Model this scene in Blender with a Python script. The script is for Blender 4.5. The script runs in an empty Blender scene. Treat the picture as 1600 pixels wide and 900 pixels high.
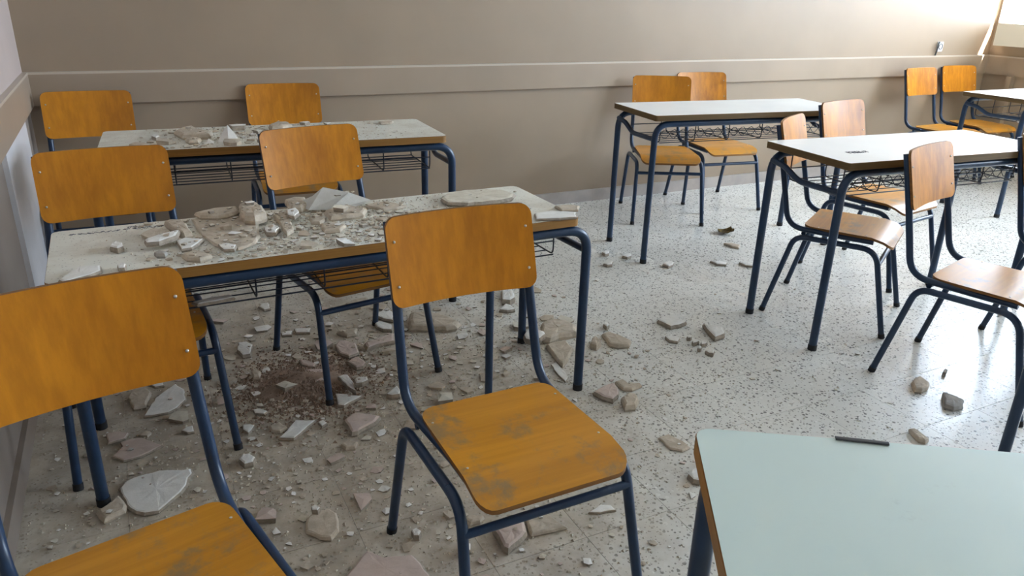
import bpy, bmesh, math, random
from mathutils import Vector, Matrix
random.seed(7)
R = random.random
scene = bpy.context.scene
COL = scene.collection

# ------------------------------------------------------------------ camera
cam_data = bpy.data.cameras.new('camera')
cam_data.sensor_fit = 'HORIZONTAL'
cam_data.sensor_width = 36.0
cam_data.lens = 1182.48 / 1600 * 36.0
cam_data.clip_start = 0.02
cam = bpy.data.objects.new('camera', cam_data)
COL.objects.link(cam)
_r = Vector((0.89587, -0.44359, 0.02536)); _u = Vector((0.14137, 0.33869, 0.93022)); _f = Vector((0.42123, 0.82977, -0.36613))
_m = Matrix((_r, _u, -_f)).transposed().to_4x4()
_m.translation = Vector((0, 0, 1.2421))
cam.matrix_world = _m
scene.camera = cam

# ------------------------------------------------------------------ sky, sun, exposure
world = bpy.data.worlds.new('sky'); scene.world = world
world.use_nodes = True
bgn = world.node_tree.nodes['Background']
bgn.inputs[0].default_value = (0.71, 0.82, 1.0, 1)
bgn.inputs[1].default_value = 13.0
sun_d = bpy.data.lights.new('sun', 'SUN'); sun_d.energy = 80.0; sun_d.angle = 0.009; sun_d.color = (1.0, 0.93, 0.82)
sun = bpy.data.objects.new('sun', sun_d); COL.objects.link(sun)
sun.rotation_euler = Vector((-1.0, 0.70, -3.0)).to_track_quat('-Z', 'Y').to_euler()
sun.location = (9, 2, 6)
scene.view_settings.view_transform = 'Standard'
scene.view_settings.look = 'None'
scene.view_settings.gamma = 1.0
scene.view_settings.use_curve_mapping = False
scene.view_settings.exposure = 1.2
scene.cycles.max_bounces = 12
scene.cycles.diffuse_bounces = 8
scene.cycles.sample_clamp_indirect = 8.0

XL, XR, YB, YF, ZC = -0.391, 6.28, 4.000, -3.3, 2.75
WINDOWS = [(3.15, 3.98), (0.90, 2.75), (-1.20, 0.55)]   # along the right hand wall
WZ0, WZ1 = 1.10, 2.55
def portal(name, loc, rot, sx, sy):
    d = bpy.data.lights.new(name, 'AREA'); d.shape = 'RECTANGLE'; d.size = sx; d.size_y = sy
    d.cycles.is_portal = True
    o = bpy.data.objects.new(name, d); COL.objects.link(o); o.location = loc; o.rotation_euler = rot
for _a, _b in WINDOWS:   # sampling guides for the daylight, they give off no light themselves
    portal('window_portal', (XR + 0.19, (_a + _b) / 2, (WZ0 + WZ1) / 2), (0, math.radians(90), 0), WZ1 - WZ0, _b - _a)

# ------------------------------------------------------------------ materials
class N:
    def __init__(s, name):
        s.m = bpy.data.materials.new(name); s.m.use_nodes = True
        s.t = s.m.node_tree; s.b = s.t.nodes['Principled BSDF']
    def n(s, typ, **k):
        nd = s.t.nodes.new('ShaderNode' + typ)
        for kk, v in k.items():
            if kk.startswith('i_'):
                key = kk[2:]
                nd.inputs[int(key) if key.isdigit() else key.replace('_', ' ')].default_value = v
            else: setattr(nd, kk, v)
        return nd
    def l(s, a, b): s.t.links.new(a, b)
    def math(s, op, a, b=None, c=None, clamp=False):
        nd = s.n('Math', operation=op, use_clamp=clamp)
        for i, x in enumerate((a, b, c)):
            if x is None: continue
            if isinstance(x, (int, float)): nd.inputs[i].default_value = x
            else: s.l(x, nd.inputs[i])
        return nd.outputs[0]
    def mix(s, f, a, b):
        nd = s.n('Mix', data_type='RGBA')
        for i, x in ((0, f), (6, a), (7, b)):
            if isinstance(x, (int, float)): nd.inputs[i].default_value = x
            elif isinstance(x, tuple): nd.inputs[i].default_value = (*x, 1)
            else: s.l(x, nd.inputs[i])
        return nd.outputs[2]
    def ramp(s, f, lo, hi):
        nd = s.n('MapRange', clamp=True); nd.inputs[1].default_value = lo; nd.inputs[2].default_value = hi
        nd.interpolation_type = 'SMOOTHSTEP'
        s.l(f, nd.inputs[0]); return nd.outputs[0]
    def noise(s, vec, scale, detail=3.0, rough=0.55):
        nd = s.n('TexNoise'); nd.inputs['Scale'].default_value = scale; nd.inputs['Detail'].default_value = detail; nd.inputs['Roughness'].default_value = rough
        if vec is not None: s.l(vec, nd.inputs['Vector'])
        return nd.outputs[0]
    def scaled(s, vec, sc):
        nd = s.n('VectorMath', operation='MULTIPLY'); s.l(vec, nd.inputs[0]); nd.inputs[1].default_value = sc; return nd.outputs[0]
    def bump(s, h, strength, dist=0.01):
        nd = s.n('Bump'); nd.inputs['Strength'].default_value = strength; nd.inputs['Distance'].default_value = dist
        s.l(h, nd.inputs['Height']); s.l(nd.outputs[0], s.b.inputs['Normal'])
    def pos(s): return s.n('NewGeometry').outputs['Position']
    def obj(s): return s.n('TexCoord').outputs['Object']
    def col(s, x):
        if isinstance(x, tuple): s.b.inputs['Base Color'].default_value = (*x, 1)
        else: s.l(x, s.b.inputs['Base Color'])
    def rough(s, x):
        if isinstance(x, (int, float)): s.b.inputs['Roughness'].default_value = x
        else: s.l(x, s.b.inputs['Roughness'])

def mat_plain(name, c, rough=0.5, metal=0.0, var=0.0, vs=8.0, bump=0.0, bs=200.0):
    k = N(name); k.rough(rough); k.b.inputs['Metallic'].default_value = metal
    if var:
        f = k.noise(k.pos(), vs, 4)
        k.col(k.mix(k.ramp(f, 0.3, 0.7), tuple(x * (1 - var) for x in c), tuple(min(1, x * (1 + var)) for x in c)))
    else: k.col(c)
    if bump: k.bump(k.noise(k.pos(), bs, 2), bump, 0.002)
    return k.m

def mat_wood(name, dark, light, grain, worn=0.0, rough=0.40):
    k = N(name)
    oi = k.n('ObjectInfo'); off = k.n('CombineXYZ'); rnd = k.math('MULTIPLY', oi.outputs['Random'], 37.0)
    for i in range(3): k.l(rnd, off.inputs[i])
    v = k.n('VectorMath', operation='ADD'); k.l(k.obj(), v.inputs[0]); k.l(off.outputs[0], v.inputs[1])
    g1 = k.noise(k.scaled(v.outputs[0], grain), 1.0, 5, 0.6)
    g2 = k.noise(k.scaled(v.outputs[0], tuple(x * 0.22 for x in grain)), 1.0, 2)
    f = k.math('ADD', k.math('MULTIPLY', k.ramp(g1, 0.3, 0.72), 0.55), k.math('MULTIPLY', k.ramp(g2, 0.3, 0.7), 0.45))
    c = k.mix(f, dark, light)
    tone = k.math('MULTIPLY', oi.outputs['Random'], 0.35)
    c = k.mix(tone, c, tuple(x * 1.12 for x in light))
    if worn:
        w = k.ramp(k.noise(v.outputs[0], 10.0, 5, 0.7), 0.50, 0.68)
        c = k.mix(k.math('MULTIPLY', w, worn), c, (0.20, 0.155, 0.085))
    k.col(c); k.rough(rough)
    k.b.inputs['Specular IOR Level'].default_value = 0.34; k.b.inputs['Coat Weight'].default_value = 0.06; k.b.inputs['Coat Roughness'].default_value = 0.2
    k.bump(g1, 0.04, 0.002)
    return k.m

M = {}
M['back_wood'] = mat_wood('varnished_back_wood', (0.29, 0.095, 0.004), (0.62, 0.245, 0.012), (42, 42, 2.2))
M['seat_wood'] = mat_wood('worn_seat_wood', (0.34, 0.135, 0.007), (0.55, 0.245, 0.018), (2.4, 60, 60), worn=0.75, rough=0.34)
M['edge_wood'] = mat_wood('plywood_edge', (0.13, 0.055, 0.012), (0.27, 0.12, 0.025), (3, 3, 300), rough=0.5)
M['desk_edge_dark'] = mat_wood('dark_desk_board_edge', (0.085, 0.052, 0.020), (0.16, 0.10, 0.038), (4, 4, 260), rough=0.5)
M['desk_edge'] = mat_wood('desk_board_edge', (0.20, 0.095, 0.020), (0.33, 0.165, 0.035), (4, 4, 260), rough=0.5)
M['tube'] = mat_plain('blue_painted_tube', (0.011, 0.034, 0.080), 0.32, 0.0, 0.18, 14)
M['rubber'] = mat_plain('black_rubber', (0.012, 0.012, 0.014), 0.7)
M['wire'] = mat_plain('dark_wire', (0.012, 0.018, 0.035), 0.4)
M['screw'] = mat_plain('bright_screw', (0.62, 0.60, 0.55), 0.3, 0.6)
M['grit'] = mat_plain('dark_grit', (0.09, 0.085, 0.08), 0.9)
M['ink'] = mat_plain('pencil_scribble', (0.10, 0.10, 0.13), 0.8)

def mat_laminate(name, c, dusty):
    k = N(name)
    p = k.pos(); o = k.obj()
    base = k.mix(k.ramp(k.noise(p, 3.0, 3), 0.35, 0.7), c, tuple(x * 0.93 for x in c))
    sm = k.ramp(k.noise(p, 26.0, 5, 0.7), 0.62, 0.80)
    base = k.mix(k.math('MULTIPLY', sm, 0.35), base, tuple(x * 0.62 for x in c))
    if dusty:
        d = k.ramp(k.noise(p, 7.0, 6, 0.7), 0.40, 0.66)
        base = k.mix(k.math('MULTIPLY', d, 0.6), base, (0.52, 0.48, 0.39))
        s = k.n('TexVoronoi'); s.inputs['Scale'].default_value = 95; k.l(p, s.inputs['Vector'])
        sp = k.math('LESS_THAN', s.outputs['Distance'], 0.17)
        base = k.mix(k.math('MULTIPLY', sp, 0.6), base, (0.20, 0.18, 0.15))
        k.rough(0.6)
    else: k.rough(0.28)
    k.col(base)
    return k.m
M['lam_dusty'] = mat_laminate('dusty_white_laminate', (0.74, 0.74, 0.66), True)
M['lam_clean'] = mat_laminate('clean_white_laminate', (0.87, 0.885, 0.87), False)
M['lam_green'] = mat_laminate('greenish_white_laminate', (0.60, 0.73, 0.69), False)

def mat_floor():
    k = N('speckled_terrazzo'); p = k.pos()
    base = k.mix(k.ramp(k.noise(p, 2.2, 3), 0.3, 0.7), (0.66, 0.66, 0.61), (0.75, 0.755, 0.71))
    for sc, thr, lo, rad, c, amt in ((60, 0.3, 0.1, 0.35, (0.88, 0.88, 0.84), 0.6), (70, 0.25, 0.1, 0.35, (0.44, 0.41, 0.34), 0.5), (130, 0.45, 0.10, 0.34, (0.10, 0.10, 0.085), 0.85), (78, 0.52, 0.10, 0.33, (0.07, 0.07, 0.06), 0.92)):
        v = k.n('TexVoronoi'); v.inputs['Scale'].default_value = sc; k.l(p, v.inputs['Vector'])
        sep = k.n('SeparateColor'); k.l(v.outputs['Color'], sep.inputs[0])
        pick = k.math('LESS_THAN', sep.outputs[0], thr)
        size = k.math('ADD', lo, k.math('MULTIPLY', sep.outputs[1], rad))
        dist = k.math('ADD', v.outputs['Distance'], k.math('MULTIPLY', k.math('SUBTRACT', k.noise(p, sc * 3.0, 2), 0.5), 0.35))
        near = k.math('LESS_THAN', dist, size)
        base = k.mix(k.math('MULTIPLY', k.math('MULTIPLY', pick, near), amt), base, c)
    # plaster dust lying over the terrazzo around the fallen rubble
    sx = k.n('SeparateXYZ'); k.l(p, sx.inputs[0])
    dx = k.math('MULTIPLY', k.math('SUBTRACT', sx.outputs[0], 0.30), 0.95)
    dy = k.math('MULTIPLY', k.math('SUBTRACT', sx.outputs[1], 2.0), 0.72)
    d = k.math('SQRT', k.math('ADD', k.math('MULTIPLY', dx, dx), k.math('MULTIPLY', dy, dy)))
    n1 = k.noise(p, 5.0, 6, 0.65)
    dd = k.math('ADD', d, k.math('MULTIPLY', k.math('SUBTRACT', n1, 0.5), 1.1))
    zone = k.math('SUBTRACT', 1.0, k.ramp(dd, 0.45, 1.30))
    n2 = k.ramp(k.noise(p, 38.0, 5, 0.7), 0.30, 0.62)
    dust = k.math('MULTIPLY', zone, k.math('ADD', 0.66, k.math('MULTIPLY', n2, 0.34)))
    dc = k.mix(k.ramp(k.noise(p, 9.0, 4), 0.35, 0.7), (0.32, 0.255, 0.175), (0.52, 0.455, 0.345))
    base = k.mix(dust, base, dc)
    # thin pale film further out
    film = k.math('MULTIPLY', k.math('SUBTRACT', 1.0, k.ramp(dd, 0.9, 2.3)), k.math('MULTIPLY', n2, 0.28))
    base = k.mix(film, base, (0.58, 0.56, 0.50))
    k.col(base)
    k.rough(k.math('ADD', 0.24, k.math('MULTIPLY', k.math('ADD', zone, k.math('SUBTRACT', 1.0, k.ramp(dd, 0.9, 2.2))), 0.24)))
    k.bump(n2, 0.05, 0.003)
    return k.m
M['floor'] = mat_floor()
M['grout'] = mat_plain('dark_grout', (0.50, 0.48, 0.43), 0.8)
M['wall'] = mat_plain('tan_wall_paint', (0.325, 0.250, 0.178), 0.5, 0, 0.05, 1.6, 0.05, 90)
M['rail'] = mat_plain('rail_paint', (0.345, 0.270, 0.200), 0.42, 0, 0.05, 2.0)
M['rail_edge'] = mat_plain('pale_rail_edge', (0.52, 0.45, 0.37), 0.4)
M['left_wall'] = mat_plain('lit_pink_paint', (0.52, 0.44, 0.405), 0.55, 0, 0.05, 2.0, 0.05, 90)
M['left_low'] = mat_plain('shaded_lower_paint', (0.27, 0.225, 0.19), 0.55, 0, 0.08, 3.0)  # shade is in this colour, direct daylight in the pink one before it
M['pale_panel'] = mat_plain('pale_panel_paint', (0.68, 0.67, 0.68), 0.45, 0, 0.04, 6.0)
M['ceiling'] = mat_plain('white_ceiling', (0.62, 0.61, 0.58), 0.8)
M['skirting'] = mat_plain('skirting_stone', (0.40, 0.36, 0.33), 0.4, 0, 0.1, 9)
M['frame'] = mat_plain('window_frame_paint', (0.62, 0.55, 0.46), 0.4)
M['sill'] = mat_plain('cream_sill', (0.80, 0.76, 0.64), 0.45)
M['socket'] = mat_plain('white_plastic', (0.78, 0.80, 0.84), 0.35)
M['dark_plastic'] = mat_plain('dark_plastic', (0.05, 0.055, 0.06), 0.45)
_g = N('window_glass')
_tr = _g.n('BsdfTransparent'); _tr.inputs[0].default_value = (0.95, 0.97, 0.97, 1); _gl = _g.n('BsdfGlossy'); _gl.inputs['Roughness'].default_value = 0.02
_mx = _g.n('MixShader'); _mx.inputs[0].default_value = 0.06
_g.l(_tr.outputs[0], _mx.inputs[1]); _g.l(_gl.outputs[0], _mx.inputs[2]); _g.l(_mx.outputs[0], _g.t.nodes['Material Output'].inputs[0]); M['glass'] = _g.m
def mat_plaster(name, c, c2, sc=30):
    k = N(name); p = k.pos()
    a = k.ramp(k.noise(p, sc, 5, 0.7), 0.35, 0.7)
    k.col(k.mix(a, c2, c)); k.rough(0.9); k.bump(k.noise(p, sc * 4, 4, 0.7), 0.25, 0.003)
    return k.m
M['w'] = mat_plaster('white_plaster_face', (0.80, 0.79, 0.75), (0.70, 0.69, 0.64), 20)
M['p'] = mat_plaster('pinkish_plaster_face', (0.60, 0.50, 0.44), (0.52, 0.42, 0.36), 18)
M['b'] = mat_plaster('tan_plaster_core', (0.57, 0.50, 0.40), (0.43, 0.365, 0.28), 30)
M['g'] = mat_plaster('grey_mortar', (0.42, 0.40, 0.36), (0.32, 0.30, 0.27), 40)
M['r'] = mat_plaster('pale_rubble_face', (0.66, 0.63, 0.53), (0.55, 0.51, 0.41), 26)
M['core'] = mat_plaster('broken_plaster_edge', (0.40, 0.34, 0.27), (0.27, 0.23, 0.18), 60)
M['heap'] = mat_plaster('reddish_dust', (0.36, 0.265, 0.195), (0.26, 0.18, 0.13), 22)
M['leaf'] = mat_plaster('dry_brown_scrap', (0.30, 0.20, 0.05), (0.06, 0.045, 0.02), 40)

# ------------------------------------------------------------------ mesh helpers
def link(name, bm, mats, parent=None, smooth=None, loc=None):
    me = bpy.data.meshes.new(name)
    bmesh.ops.recalc_face_normals(bm, faces=bm.faces)
    if smooth is not None:
        for f in bm.faces: f.smooth = True
        for e in bm.edges:
            if len(e.link_faces) == 2 and e.calc_face_angle(0) > smooth: e.smooth = False
    bm.to_mesh(me); bm.free()
    for m in (mats if isinstance(mats, (list, tuple)) else [mats]): me.materials.append(m)
    o = bpy.data.objects.new(name, me); COL.objects.link(o)
    if parent: o.parent = parent
    if loc: o.location = loc
    return o
def tag(o, label=None, cat=None, group=None, kind=None):
    for k, v in (('label', label), ('category', cat), ('group', group), ('kind', kind)):
        if v: o[k] = v
    return o
def empty(name, loc, rz, label, cat, group=None):
    o = bpy.data.objects.new(name, None); COL.objects.link(o); o.empty_display_size = 0.1
    o.location = loc; o.rotation_euler = (0, 0, rz)
    return tag(o, label, cat, group)
def box(bm, lo, hi, mi=0):
    v = [bm.verts.new((x, y, z)) for x in (lo[0], hi[0]) for y in (lo[1], hi[1]) for z in (lo[2], hi[2])]
    for q in ((0, 1, 3, 2), (4, 6, 7, 5), (0, 4, 5, 1), (2, 3, 7, 6), (0, 2, 6, 4), (1, 5, 7, 3)):
        bm.faces.new([v[i] for i in q]).material_index = mi
def fillet(pts, rad, n=6):
    pts = [Vector(p) for p in pts]; out = [pts[0]]
    for i in range(1, len(pts) - 1):
        r = rad[i - 1] if isinstance(rad, (list, tuple)) else rad
        a, b, c = pts[i - 1], pts[i], pts[i + 1]
        u = (a - b); w = (c - b); lu, lw = u.length, w.length
        u.normalize(); w.normalize()
        ang = u.angle(w); t = min(r / math.tan(ang / 2), lu * 0.49 if i > 1 else lu * 0.95, lw * 0.49 if i < len(pts) - 2 else lw * 0.95)
        p0, p1 = b + u * t, b + w * t
        for k in range(n + 1):
            s = k / n
            out.append(p0 * (1 - s) ** 2 + b * 2 * s * (1 - s) + p1 * s * s)
    out.append(pts[-1]); return out
def tube(bm, pts, r, n=10, cap=True):
    pts = [Vector(p) for p in pts]; rings = []; up = None
    for i, p in enumerate(pts):
        d = (pts[min(i + 1, len(pts) - 1)] - pts[max(i - 1, 0)]).normalized()
        if up is None:
            up = d.orthogonal().normalized()
        else:
            up = (up - d * up.dot(d)).normalized()
        s = d.cross(up)
        rings.append([bm.verts.new(p + (up * math.cos(2 * math.pi * k / n) + s * math.sin(2 * math.pi * k / n)) * r) for k in range(n)])
    for a, b in zip(rings, rings[1:]):
        for k in range(n): bm.faces.new((a[k], a[(k + 1) % n], b[(k + 1) % n], b[k]))
    if cap:
        bm.faces.new(rings[0][::-1]); bm.faces.new(rings[-1])
def tube_obj(name, pts, r, mat, parent, n=10):
    bm = bmesh.new(); tube(bm, pts, r, n); return link(name, bm, mat, parent, smooth=0.9)
def plate(hw, hh, rad, th, fn, nu=12):
    """rounded plate; fn(u, v, side) puts flat (u, v) in space, side 0 / 1 are the two faces"""
    vs = []
    for k in range(6): vs.append(-hh + rad * (1 - math.cos(math.pi / 2 * k / 5)))
    for k in range(1, 6): vs.append(-hh + rad + (2 * hh - 2 * rad) * k / 6)
    vs += [-v for v in vs[5::-1]]
    vs = sorted(set(round(v, 5) for v in vs))
    bm = bmesh.new(); G = [[], []]
    for s in (0, 1):
        for v in vs:
            e = abs(v) - (hh - rad)
            w = hw if e <= 0 else hw - rad + math.sqrt(max(0, rad * rad - e * e))
            G[s].append([bm.verts.new(fn(w * (2 * i / nu - 1), v, s)) for i in range(nu + 1)])
    nv = len(vs)
    for s in (0, 1):
        for j in range(nv - 1):
            for i in range(nu):
                q = (G[s][j][i], G[s][j][i + 1], G[s][j + 1][i + 1], G[s][j + 1][i])
                bm.faces.new(q if s else q[::-1])
    rim = [(0, i) for i in range(nu + 1)] + [(j, nu) for j in range(1, nv)] + [(nv - 1, i) for i in range(nu - 1, -1, -1)] + [(j, 0) for j in range(nv - 2, 0, -1)]
    for a, b in zip(rim, rim[1:] + rim[:1]):
        f = bm.faces.new((G[0][a[0]][a[1]], G[0][b[0]][b[1]], G[1][b[0]][b[1]], G[1][a[0]][a[1]])); f.material_index = 1
    return bm
def copy_tree(o, parent=None):
    c = o.copy(); COL.objects.link(c)
    if parent: c.parent = parent
    for ch in list(o.children): copy_tree(ch, c)
    return c

# ------------------------------------------------------------------ the room
def slab(name, lo, hi, mat, parent=None):
    bm = bmesh.new(); box(bm, lo, hi); o = link(name, bm, mat, parent); 
    if not parent: tag(o, kind='structure')
    return o
floor = slab('floor', (XL - 0.2, YF - 0.2, -0.12), (XR + 0.2, YB + 0.2, -0.0015), M['grout'])
TS = 0.25
def tile_bm(bm, cx, cy):
    h = TS / 2; a = h - 0.0004; b = h - 0.0008
    v0 = [bm.verts.new((cx + sx * a, cy + sy * a, -0.0014)) for sx, sy in ((-1, -1), (1, -1), (1, 1), (-1, 1))]
    v1 = [bm.verts.new((cx + sx * b, cy + sy * b, 0.0)) for sx, sy in ((-1, -1), (1, -1), (1, 1), (-1, 1))]
    bm.faces.new(v1)
    for i in range(4): bm.faces.new((v0[i], v0[(i + 1) % 4], v1[(i + 1) % 4], v1[i]))
tb = bmesh.new(); tile_bm(tb, 0, 0)
tile0 = None; spots = []
x = XL + TS / 2
inv = cam.matrix_world.inverted()
ny = int((YB - YF) / TS) + 1; nx = int((XR - XL) / TS) + 1
for j in range(ny):
    for i in range(nx):
        cx = XL + TS * (i + .5); cy = YB - TS * (j + .5)
        q = inv @ Vector((cx, cy, 0))
        seen = q.z < -0.6 and abs(q.x / q.z) < 0.74 and abs(q.y / q.z) < 0.45
        spots.append((0 if seen else 1, -q.z, cx, cy))
spots.sort()
rest = bmesh.new()
for n, (s, d, cx, cy) in enumerate(spots):
    if n < 290:
        if tile0 is None: tile0 = link('tile', tb, M['floor'], floor); o = tile0
        else: o = tile0.copy(); COL.objects.link(o)
        o.location = (cx, cy, 0)
    else: tile_bm(rest, cx, cy)
tag(link('far_tiles', rest, M['floor'], floor), kind='stuff')

slab('ceiling', (XL - 0.2, YF - 0.2, ZC), (XR + 0.2, YB + 0.2, ZC + 0.12), M['ceiling'])
slab('wall_back', (XL - 0.2, YB, 0), (XR + 0.2, YB + 0.15, ZC), M['wall'])
slab('wall_front', (XL - 0.2, YF - 0.15, 0), (XR + 0.2, YF, ZC), M['wall'])
# left wall: window light put into the colour above the rail, shade below it
bm = bmesh.new(); box(bm, (XL - 0.15, YF, 0.854), (XL, YB, ZC), 0); box(bm, (XL - 0.15, YF, 0), (XL, YB, 0.854), 1)
tag(link('wall_left', bm, [M['left_wall'], M['left_low']]), kind='structure')
# right wall with its window openings
bm = bmesh.new()
T = 0.18
box(bm, (XR, YF, 0), (XR + T, YB, WZ0)); box(bm, (XR, YF, WZ1), (XR + T, YB, ZC))
ys = [YF] + [q for w in sorted(WINDOWS) for q in w] + [YB]
for a, b in zip(ys[::2], ys[1::2]): box(bm, (XR, a, WZ0), (XR + T, b, WZ1))
tag(link('wall_right', bm, M['wall']), kind='structure')
# unseen slab added outside the corner window to narrow the sunlight to a strip
slab('added_sun_slab', (XR + T, 2.9, WZ1), (XR + T + 0.215, YB + 0.15, WZ1 + 0.1), M['ceiling'])
for i, (a, b) in enumerate(WINDOWS):
    fx0, fx1 = XR + 0.06, XR + 0.12
    bm = bmesh.new(); w = 0.045
    a2, b2 = a, (b - 0.155 if i == 0 else b)       # the first one stops short of the corner
    box(bm, (fx0, a2, WZ0), (fx1, b2, WZ0 + w)); box(bm, (fx0, a2, WZ1 - w), (fx1, b2, WZ1))
    for y in (a2, (a2 + b2) / 2 - w / 2, b2 - w): box(bm, (fx0, y, WZ0 + w), (fx1, y + w, WZ1 - w))
    win = tag(link('window_%d' % (i + 1), bm, M['frame']), kind='structure')
    if i == 0: slab('added_slit_blocker', (fx0, b2, WZ0 + 0.52), (fx1, b, WZ1), M['frame'], win)    # added filler that limits the daylight through the corner slit
    m = (a2 + b2) / 2
    for y0, y1 in ((a2 + w, m - w / 2), (m + w / 2, b2 - w)):
        p = slab('pane', (XR + 0.085, y0, WZ0 + w), (XR + 0.091, y1, WZ1 - w), M['glass'], win)
    s = slab('window_sill', (XR - 0.13, a - 0.04, WZ0 - 0.165), (XR, b - 0.08 if i == 0 else b + 0.04, WZ0), M['sill'], win)
# chair rails: flat board with a pale upper lip
def rail(name, lo, hi, axis):
    o = slab(name, lo, hi, M['rail'])
    l2 = list(lo); h2 = list(hi); l2[2] = hi[2]; h2[2] = hi[2] + 0.010
    slab('upper_lip', l2, h2, M['rail_edge'], o)
    return o
rail('trim_1', (XL, YB - 0.022, 0.712), (XR, YB, 0.846), 0)
rail('trim_2', (XL, YF, 0.712), (XL + 0.022, YB - 0.022, 0.846), 1)
rail('trim_3', (XR - 0.022, YF, 0.712), (XR, YB - 0.022, 0.846), 1)
slab('baseboard_back', (XL, YB - 0.014, 0), (XR, YB, 0.074), M['skirting'])
slab('baseboard_left', (XL, YF, 0), (XL + 0.014, YB - 0.014, 0.074), M['left_low'])
slab('baseboard_right', (XR - 0.014, YF, 0), (XR, YB - 0.014, 0.074), M['skirting'])
slab('trim_5', (XL, 2.91, 0.076), (XL + 0.016, 3.60, 0.710), M['pale_panel'])
slab('trim_6', (XR - 0.05, 3.74, 0.0), (XR, 3.78, 0.710), M['wall'])
# wall socket on the back wall, near the windows
so = empty('wall_socket', (5.655, YB, 0.922), 0, 'small white wall socket above the rail near the window corner', 'socket')
bm = bmesh.new(); box(bm, (-0.032, -0.012, -0.036), (0.032, 0, 0.036)); bmesh.ops.bevel(bm, geom=bm.edges[:], offset=0.003, segments=2, affect='EDGES')
link('cover_plate', bm, M['socket'], so)
bm = bmesh.new()
tube(bm, [(0.02 * math.cos(t), -0.013, 0.02 * math.sin(t)) for t in [k * math.pi / 8 for k in range(17)]], 0.003, 6)
link('socket_ring', bm, M['dark_plastic'], so)
tube_obj('cable', fillet([(-0.03, -0.02, 0.034), (-0.042, -0.022, 0.02), (-0.044, -0.02, -0.03), (-0.04, -0.012, -0.064)], 0.01), 0.006, M['dark_plastic'], so, 6)

# ------------------------------------------------------------------ chairs (local: +y is where the sitter looks, +x the sitter's right)
SZ = 0.385
def make_chair(label, group=None):
    c = empty('school_chair', (0, 0, 0), 0, label, 'chair', group)
    hw, hh = 0.177, 0.096
    def back(u, v, s):
        z = 0.687 + v; y = -0.2345 - 0.262 * v / 1.0
        bow = 0.020 * (1 - (u / hw) ** 2)
        return (u, y - bow + (0.0 if s == 0 else 0.009) + 0.004, z)
    link('backrest', plate(hw, hh, 0.026, 0.009, back), [M['back_wood'], M['edge_wood']], c, smooth=0.6)
    sw, sh = 0.170, 0.170
    def seat(u, v, s):
        y = 0.062 + v
        z = SZ - 0.004 * (1 - (u / sw) ** 2) * (1 - (v / sh) ** 2)
        if v > 0.09: z -= 5.0 * (v - 0.09) ** 2
        if v < -0.12: z += 1.5 * (v + 0.12) ** 2
        w = 1.0 - 0.05 * (1 - (v + sh) / (2 * sh))
        return (u * w, y, z - (0.010 if s == 0 else 0.0))
    link('seat', plate(sw, sh, 0.036, 0.010, seat), [M['seat_wood'], M['edge_wood']], c, smooth=0.6)
    r = 0.0112
    for s in (1, -1):
        up = fillet([(s * 0.164, -0.262, 0.772), (s * 0.164, -0.218, 0.595), (s * 0.170, -0.165, SZ - 0.012), (s * 0.150, 0.06, SZ - 0.022), (s * 0.150, 0.16, SZ - 0.022)], [0.3, 0.085, 0.1], 7)
        tube_obj('back_upright', up, r, M['tube'], c)
        za = SZ - 0.042
        foot_r, foot_f = Vector((s * 0.199, -0.2105, 0)), Vector((s * 0.2017, 0.2637, 0))
        top_r, top_f = Vector((s * 0.187, -0.128, za)), Vector((s * 0.185, 0.180, za))
        full = fillet([foot_r, top_r, top_f, foot_f], [0.055, 0.075], 8)
        h = len(full) // 2
        for part, ft, lab in ((full[:h + 1], full[1], 'rear'), (full[h:], full[-2], 'front')):
            leg = tube_obj('leg', part, r, M['tube'], c)
            end = part[0] if lab == 'rear' else part[-1]; d = (Vector(ft) - end).normalized()
            tube_obj('rubber_foot', [end, end + d * 0.018], r + 0.0016, M['rubber'], leg, 10)
    tube_obj('crossbar', [(0.188, 0.196, 0.288), (-0.188, 0.196, 0.288)], 0.0095, M['tube'], c)
    tube_obj('seat_bar', [(0.17, -0.10, SZ - 0.030), (-0.17, -0.10, SZ - 0.030)], 0.009, M['tube'], c)
    bm0 = None
    for sx in (1, -1):
        for v in (0.045, -0.05):
            bm = bmesh.new(); bmesh.ops.create_uvsphere(bm, u_segments=8, v_segments=5, radius=0.0034)
            x = sx * 0.160; y = -0.2345 - 0.262 * v - 0.020 * (1 - (0.160 / hw) ** 2) + 0.0135
            link('screw', bm, M['screw'], c, smooth=1.0, loc=(x, y, 0.687 + v))
        for y in (-0.05, 0.13):
            bm = bmesh.new(); bmesh.ops.create_uvsphere(bm, u_segments=8, v_segments=5, radius=0.003)
            for v in bm.verts: v.co.z *= 0.4
            link('screw', bm, M['screw'], c, smooth=1.0, loc=(sx * 0.150, y, SZ + 0.0003))
    return c
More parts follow.
